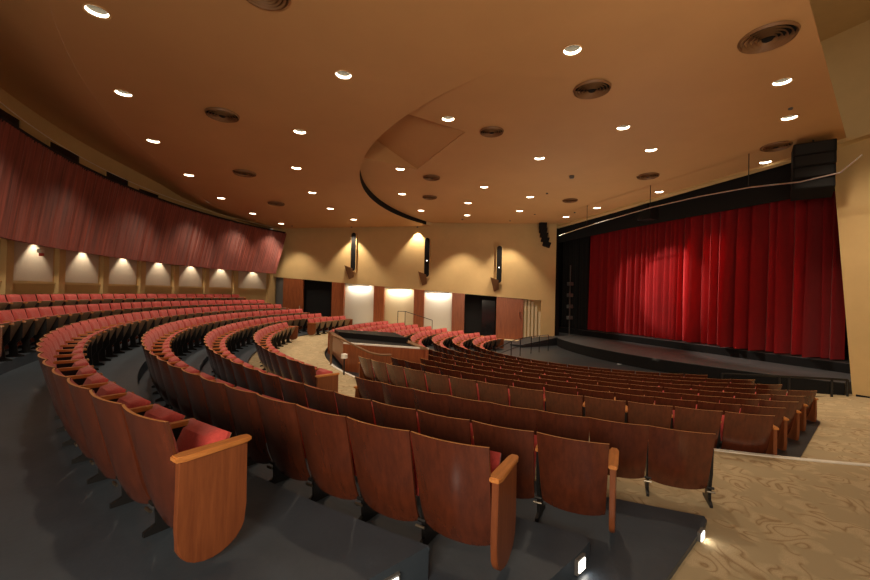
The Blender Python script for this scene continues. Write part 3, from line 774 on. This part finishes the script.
# ================================================================== FAR WALL NICHES, WALL WASHERS
for i, (u, zl, zh, s) in enumerate(((-8.04, 1.18, 3.49, 'farthest from the stage'), (-4.3, .91, 3.23, 'in the middle of the far wall'), (-.78, .66, 2.82, 'nearest the stage'))):
    p = far(u, 0); ang = math.atan2(-fn.y, -fn.x)
    T = thing('wall_niche', 'tall dark rounded slot in the gold wall, ' + s, 'niche', (p.x, p.y, EYE + zl), ang, 'far wall niches')
    h = zh - zl; w2 = .19
    bm = bmesh.new()                                                     # gold fin body; local +X out of the wall
    prof = [(-w2, .0), (w2, .0), (w2, h - w2)] + [(w2 * math.cos(a * PI / 8), h - w2 + w2 * math.sin(a * PI / 8)) for a in range(1, 8)] + [(-w2, h - w2)]
    lo = [bm.verts.new((.0, y, z)) for y, z in prof]; hi = [bm.verts.new((.16, y * .9, z)) for y, z in prof]; n = len(prof)
    for k in range(n): bm.faces.new((lo[k], lo[(k + 1) % n], hi[(k + 1) % n], hi[k]))
    bm.faces.new(hi); obj('niche_surround', bm, M['gold'], T)
    bm = bmesh.new(); w3 = w2 * .72
    prof = [(w3 * math.cos(a * PI / 8), .06 + w3 + w3 * math.sin(a * PI / 8)) for a in range(8, 17)] + [(w3 * math.cos(a * PI / 8), h - w2 + w3 * math.sin(a * PI / 8)) for a in range(0, 9)]
    lo = [bm.verts.new((.16, y, z)) for y, z in prof]; hi = [bm.verts.new((.172, y, z)) for y, z in prof]; n = len(prof)
    for k in range(n): bm.faces.new((lo[k], lo[(k + 1) % n], hi[(k + 1) % n], hi[k]))
    bm.faces.new(hi); obj('niche_grille', bm, M['black'], T)
    bm = bmesh.new(); add(bm, [(0, -.46, .36), (.0, -.02, .20), (.30, -.02, .20), (.30, -.46, .36), (.0, -.25, -.42), (.0, .02, -.30), (.05, .02, -.30), (.05, -.25, -.42)], [(0, 1, 2, 3), (4, 7, 6, 5), (0, 4, 5, 1), (1, 5, 6, 2), (2, 6, 7, 3), (3, 7, 4, 0)])
    obj('niche_bracket', bm, M['ventpaint'], T)
    if i:
        bm = bmesh.new(); lathe(bm, [(.001, .03), (.03, .02), (.03, 0)], 10); o = obj('indicator_lamp', bm, M['steplight'], T); o.rotation_euler = (0, PI / 2, 0); o.location = (.17, 0, h * .42)
def washer(name, label, loc, tgt, e, size=70, group=None, color=WARM):
    T = thing(name, label, 'light', loc, 0, group)
    bm = bmesh.new(); lathe(bm, [(.045, -.06), (.05, .06), (.02, .07)], 14); lathe(bm, [(.001, -.05), (.04, -.05)], 14); obj('lamp_housing', bm, M['grey'], T, smooth=True)
    l = lamp('washer_lamp', 'SPOT', (0, 0, -.08), e, color, parent=T, spot_size=R(size), spot_blend=.5, shadow_soft_size=.03)
    l.rotation_euler = (Vector(tgt) - Vector(loc)).to_track_quat('-Z', 'Y').to_euler()
    return T
for i, (a, b) in enumerate(list(zip(DIV, DIV[1:]))):
    m = (a + b) / 2; p = pol(RW - .24, m, EYE + 1.40); q = pol(RW - .20, m, EYE - 1)
    washer('panel_spotlight', 'small spotlight under the slatted balcony above the %s beige panel from the corner' % ordinal(8 - i), p, q, P_WASH * 1.1, 88, 'spotlights above the wall panels')
for i, (u, dd, pw) in enumerate(((-10.9, 1.1, 1.0), (-8.05, .55, 2.4), (-4.8, .22, 2.0), (-2.55, 1.35, 2.6), (-.36, 1.1, 2.6))):
    p = far(u, dd)
    zc = (zback if p.length > RS else zfront)(p.x, p.y)
    washer('ceiling_spotlight', 'small spotlight at the ceiling edge, %s one from the stage washing the gold far wall' % ('fifth', 'fourth', 'third', 'second', 'first')[i], (p.x, p.y, zc + .02), (p.x, p.y, EYE - 3), P_WASH * pw * 4.5, 84, 'spotlights washing the far wall')
for i, u in enumerate((-7.74, -5.68, -3.72)):
    p = far(u, -.03)
    T = thing('panel_lamp', 'strip lamp at the head of the %s pale wall panel from the stage' % ('third', 'second', 'first')[i], 'light', (p.x, p.y, ztop(u) - .07), math.atan2(fdir.y, fdir.x), 'lamps over the pale wall panels')
    bm = bmesh.new(); box(bm, (0, 0, 0), (1.25, .07, .05), bev=.008); obj('lamp_housing', bm, M['grey'], T)
    l = lamp('strip_lamp', 'AREA', (0, .02, -.035), P_WASH * (.62 if i == 1 else .38), (1, .88, .70), parent=T, shape='RECTANGLE', size=1.2, size_y=.05)
    l.rotation_euler = (R(28), 0, 0)
# ================================================================== MIXING BOOTH
bt = thing('mixing_booth', 'low wooden sound booth with black desk top on the tan cross aisle', 'booth', (0, -9.7, EYE - 1.95))
A, B, C, D = Vector((1.0, -10.67)), Vector((2.55, -8.86)), Vector((-2.1, -10.62)), Vector((-.5, -8.7))
off = Vector((0, -9.7))
def wall2(bm, p, q, z0, z1, th=.06, mi=0):
    d = (q - p).normalized(); n = Vector((-d.y, d.x)) * th
    poly = [p - off, q - off, q - off + n, p - off + n]
    prism(bm, [(v.x, v.y) for v in poly], z0, z1, mi)
for nm, p, q in (('front_panel', A, B), ('side_panel', C, A), ('back_panel', D, C), ('end_panel', B, D)):
    bm = bmesh.new(); wall2(bm, p, q, -.25 if nm != 'side_panel' else 0.0, .58); obj(nm, bm, M['panelwood'], bt)
bm = bmesh.new()
wall2(bm, A, B, .58, .615, .10); obj('counter_edge', bm, [M['nosing']], bt)
bm = bmesh.new()
for p, q in ((C, A), (D, C), (B, D)): wall2(bm, p, q, .58, .615, .16)
obj('counter_top', bm, [M['ventpaint']], bt)
bm = bmesh.new(); ins = [A * .93 + (C + D + B) * .07 / 3 for A in ()]
cen = (A + B + C + D) / 4; poly = [(cen + (p - cen) * .9 - off) for p in (A, B, D, C)]
prism(bm, [(p.x, p.y) for p in poly], .50, .56); obj('desk_top', bm, M['desk'], bt)
bm = bmesh.new(); poly = [(cen + (p - cen) * .86 - off) for p in (A * .35 + C * .65, D * .4 + B * .6, D, C)]
prism(bm, [(p.x, p.y) for p in poly], .56, .72); obj('console', bm, M['desk'], bt)
hr = thing('handrail', 'brown metal handrail on a post at the corner of the sound booth', 'handrail', (.80, -10.95, EYE - 1.95))
bm = bmesh.new(); tube(bm, [(0, 0, 0), (0, 0, .80)], .03, 8); obj('post', bm, M['ventpaint'], hr)
bm = bmesh.new(); tube(bm, [(-.12, .05, .80), (0, 0, .82), (.2, -.02, .82), (.55, .22, .72), (1.25, .75, .48), (1.55, .95, .46), (1.6, 1.2, .46)], .026, 8); obj('rail', bm, M['ventpaint'], hr, smooth=True)
bm = bmesh.new(); lathe(bm, [(.001, .12), (.075, .10), (.08, 0), (.001, 0)], 20, (2.2, -10.84, EYE - 1.56)); tube(bm, [(2.2, -10.84, EYE - 1.95), (2.2, -10.84, EYE - 1.56)], .02, 8, 1)
tag(obj('aisle_lamp', bm, [M['nosing'], M['iron']], smooth=True), 'white round-topped aisle marker at the end of the seat row by the booth', 'lamp')

# ================================================================== RAILINGS
def railing(name, label, tops, zb, r=.018, mids=(.5,)):
    T = thing(name, label, 'railing', (tops[0][0], tops[0][1], zb)); o = Vector((tops[0][0], tops[0][1], zb))
    bm = bmesh.new(); tube(bm, [Vector(p) - o for p in tops], r, 8); obj('top_rail', bm, M['iron'], T, smooth=True)
    for m in mids:
        bm = bmesh.new(); tube(bm, [Vector((p[0], p[1], zb + (p[2] - zb) * m)) - o for p in tops], r * .8, 8); obj('lower_rail', bm, M['iron'], T, smooth=True)
    for p in tops:
        bm = bmesh.new(); tube(bm, [(p[0] - o.x, p[1] - o.y, 0), (p[0] - o.x, p[1] - o.y, p[2] - zb)], r, 8); obj('post', bm, M['iron'], T)
railing('railing', 'black curved metal railing between the far seats and the stage', [(-1.5, -4.5, EYE - 2.02), (-2.29, -3.29, EYE - 1.84), (-2.75, -2.54, EYE - 1.79), (-3.24, -1.63, EYE - 1.78), (-3.5, -1.0, EYE - 1.78), (-3.75, -.3, EYE - 1.78)], EYE - 2.54, .018, (.55,))
railing('railing', 'low dark rail in front of the stage by the near seats', [(4.6, -1.0, EYE - 1.98), (5.3, .25, EYE - 1.98), (5.42, .45, EYE - 1.98), (5.95, 1.3, EYE - 1.98), (6.1, 1.7, EYE - 2.0)], EYE - 2.55, .028, (.12,))
railing('handrail', 'thin dark handrail beside the pale panels of the far wall', [(-8.67, -6.2, EYE - .93), (-8.5, -5.85, EYE - .93), (-7.75, -4.6, EYE - 1.35)], EYE - 2.0, .018, ())
bm = bmesh.new(); prism(bm, [(-6.0, 1.5), (-6.6, .4), (-5.6, -1.2), (-5.0, -.9), (-5.3, 1.6)], 0.02, lambda x, y: EYE - 2.42 + .12 * (y + 1.2)); struct('floor_stage_ramp', bm, M['frontfloor'])

# ================================================================== STAGE-FRONT RIGGING AND LOUDSPEAKERS
for i, (x, y, tx, tz, e, sz) in enumerate(((-4.6, -.6, -2.2, -.1, .6, 40), (-1.6, -2.2, -.9, .5, 1.0, 30), (-3.4, .8, 2.6, -.4, 1.0, 44))):
    p = Vector((x, y, zfront(x, y) + .03))
    washer('stage_spotlight', 'small ceiling spotlight aimed at the %s of the red curtain' % ('far part', 'middle', 'near part')[i], p, (tx, 4.5, EYE + tz), P_STAGE * e, sz, 'spotlights aimed at the curtain', (1, .82, .66))
W = washer('wing_fill', 'added ceiling spot brightening the gold wall beside the stage', (6.4, -1.6, zfront(6.4, -1.6) + .03), (7.4, 1.6, EYE + .6), 520, 88, None)  # added fill for the near stage wall, not a known fixture
W.children[1].data.spot_blend = 1.0; W.children[1].data.shadow_soft_size = .25
lp = thing('lighting_pipe', 'long silver pipe hung along the top of the stage opening', 'pipe', (0, .45, EYE + 3.5))
bm = bmesh.new(); tube(bm, [(11.89 + (x - 11.89) * .945, 0, z * .945 - 3.5) for x, z in ((-5.0, 3.18), (-3.8, 3.30), (-2.19, 3.44), (.39, 3.60), (2.38, 3.62), (3.96, 3.56), (5.24, 3.41), (6.11, 3.44))] + [(6.95, -.35, -.03)], .017, 8); obj('pipe', bm, M['silver'], lp, smooth=True)
for x, z in ((-2.2, 3.20), (1.02, 3.41), (4.35, 3.36)):
    bm = bmesh.new(); tube(bm, [(x, 0, z - 3.5), (x, 0, zfront(x, .45) - EYE - 3.5)], .012, 6); obj('hanger', bm, M['iron'], lp)
def line_array(name, label, x, y, ztop_, n, w, h, d, rot, tilt0=0):
    T = thing(name, label, 'loudspeaker', (x, y, ztop_), rot)
    yy, zz, an = 0, 0, tilt0
    for k in range(n):
        bm = bmesh.new(); box(bm, (0, 0, 0), (w, d, h), Matrix.Rotation(-R(an), 3, 'X'), bev=.02)
        o = obj('cabinet', bm, M['black'], T); o.location = (0, yy, zz - h / 2)
        bm = bmesh.new(); box(bm, (0, -d / 2 - .004, 0), (w * .88, .008, h * .8), Matrix.Identity(3)); g = obj('grille', bm, M['desk'], o); g.rotation_euler[0] = -R(an)
        an += 5; zz -= h * math.cos(R(an)) * 1.03; yy += h * math.sin(R(an))
    bm = bmesh.new(); tube(bm, [(0, 0, 0), (0, 0, zfront(x, y) - ztop_)], .02, 6); obj('hanger', bm, M['iron'], T)
    return T
line_array('line_array_speaker', 'column of black loudspeakers hung beside the far end of the stage', -6.0, .95, EYE + 3.95, 5, .55, .25, .4, R(-35))
line_array('line_array_speaker', 'cluster of black loudspeakers hung at the near top corner of the stage', 5.62, 1.0, EYE + 4.28, 4, .85, .32, .7, R(30))
bm = bmesh.new(); box(bm, (-.62, 2.3, EYE + 3.62), (.62, .5, .5), bev=.03); box(bm, (-.62, 2.3, EYE + 4.0), (.06, .06, .35))
tag(obj('ceiling_speaker', bm, M['black']), 'small black loudspeaker box above the centre of the red curtain', 'loudspeaker')
bp = thing('boom_stand', 'black lighting boom with small lamps beside the far drape', 'stand', (-6.05, 2.9, EYE - 2.10))
bm = bmesh.new(); tube(bm, [(0, 0, 0), (0, 0, 3.9)], .03, 8); lathe(bm, [(.25, 0), (.25, .03), (.03, .05)], 16); obj('pole', bm, M['grey'], bp)
for k in range(4):
    bm = bmesh.new(); box(bm, (.12, -.1, 1.0 + k * .62), (.2, .3, .2), bev=.03); o = obj('lamp_head', bm, M['grey'], bp)

# ================================================================== SMALL FITTINGS
def steplight(loc, label, ax):
    T = thing('step_light', label, 'light', loc, 0, 'step lights in the tier ends')
    s = (.02, .085, .075)
    bm = bmesh.new(); box(bm, (0, 0, 0), (s[0] + .004, s[1] + .03, s[2] + .03)); obj('frame', bm, M['grey'], T)
    bm = bmesh.new(); box(bm, (.012, 0, 0), (.012, s[1], s[2])); obj('lens', bm, M['steplight'], T)
    l = lamp('step_lamp', 'AREA', (.03, 0, 0), .14, (1, .9, .75), parent=T, size=.1); l.rotation_euler = (0, -PI / 2, 0)
    return T
nx_ = math.atan2(.36, .93)
for nm, back, z, lab in (('floor_tier.001', .28, -1.845, 'middle'), ('floor_tier', .36, -1.93, 'lowest'), ('floor_tier.002', .30, -1.66, 'upper')):
    q = TIP[nm]; v = Vector((.36, -.93)).normalized() * back
    T = steplight((q[0] + v.x + .01, q[1] + v.y + .004, EYE + z), 'glowing step light in the riser end of the %s dark tier' % lab, 'x'); T.rotation_euler[2] = nx_
em = thing('emergency_light', 'small white fixture with red lamp below the slatted balcony', 'light', tuple(pol(RW - .3, -6.5, EYE + .90)), R(-6.5))
bm = bmesh.new(); box(bm, (0, 0, 0), (.14, .1, .09), bev=.01); obj('housing', bm, M['white'], em)
bm = bmesh.new(); box(bm, (0, .02, -.09), (.09, .08, .08), bev=.01); obj('lens', bm, M['redplastic'], em)
bm = bmesh.new(); tube(bm, [pol(17.5, a, EYE + 3.52) for a in [20 - 66 * i / 50 for i in range(51)]], .010, 6)
tag(obj('cable', bm, M['silver'], smooth=True), 'thin pale cable strung along the top of the slatted balcony', 'cable')
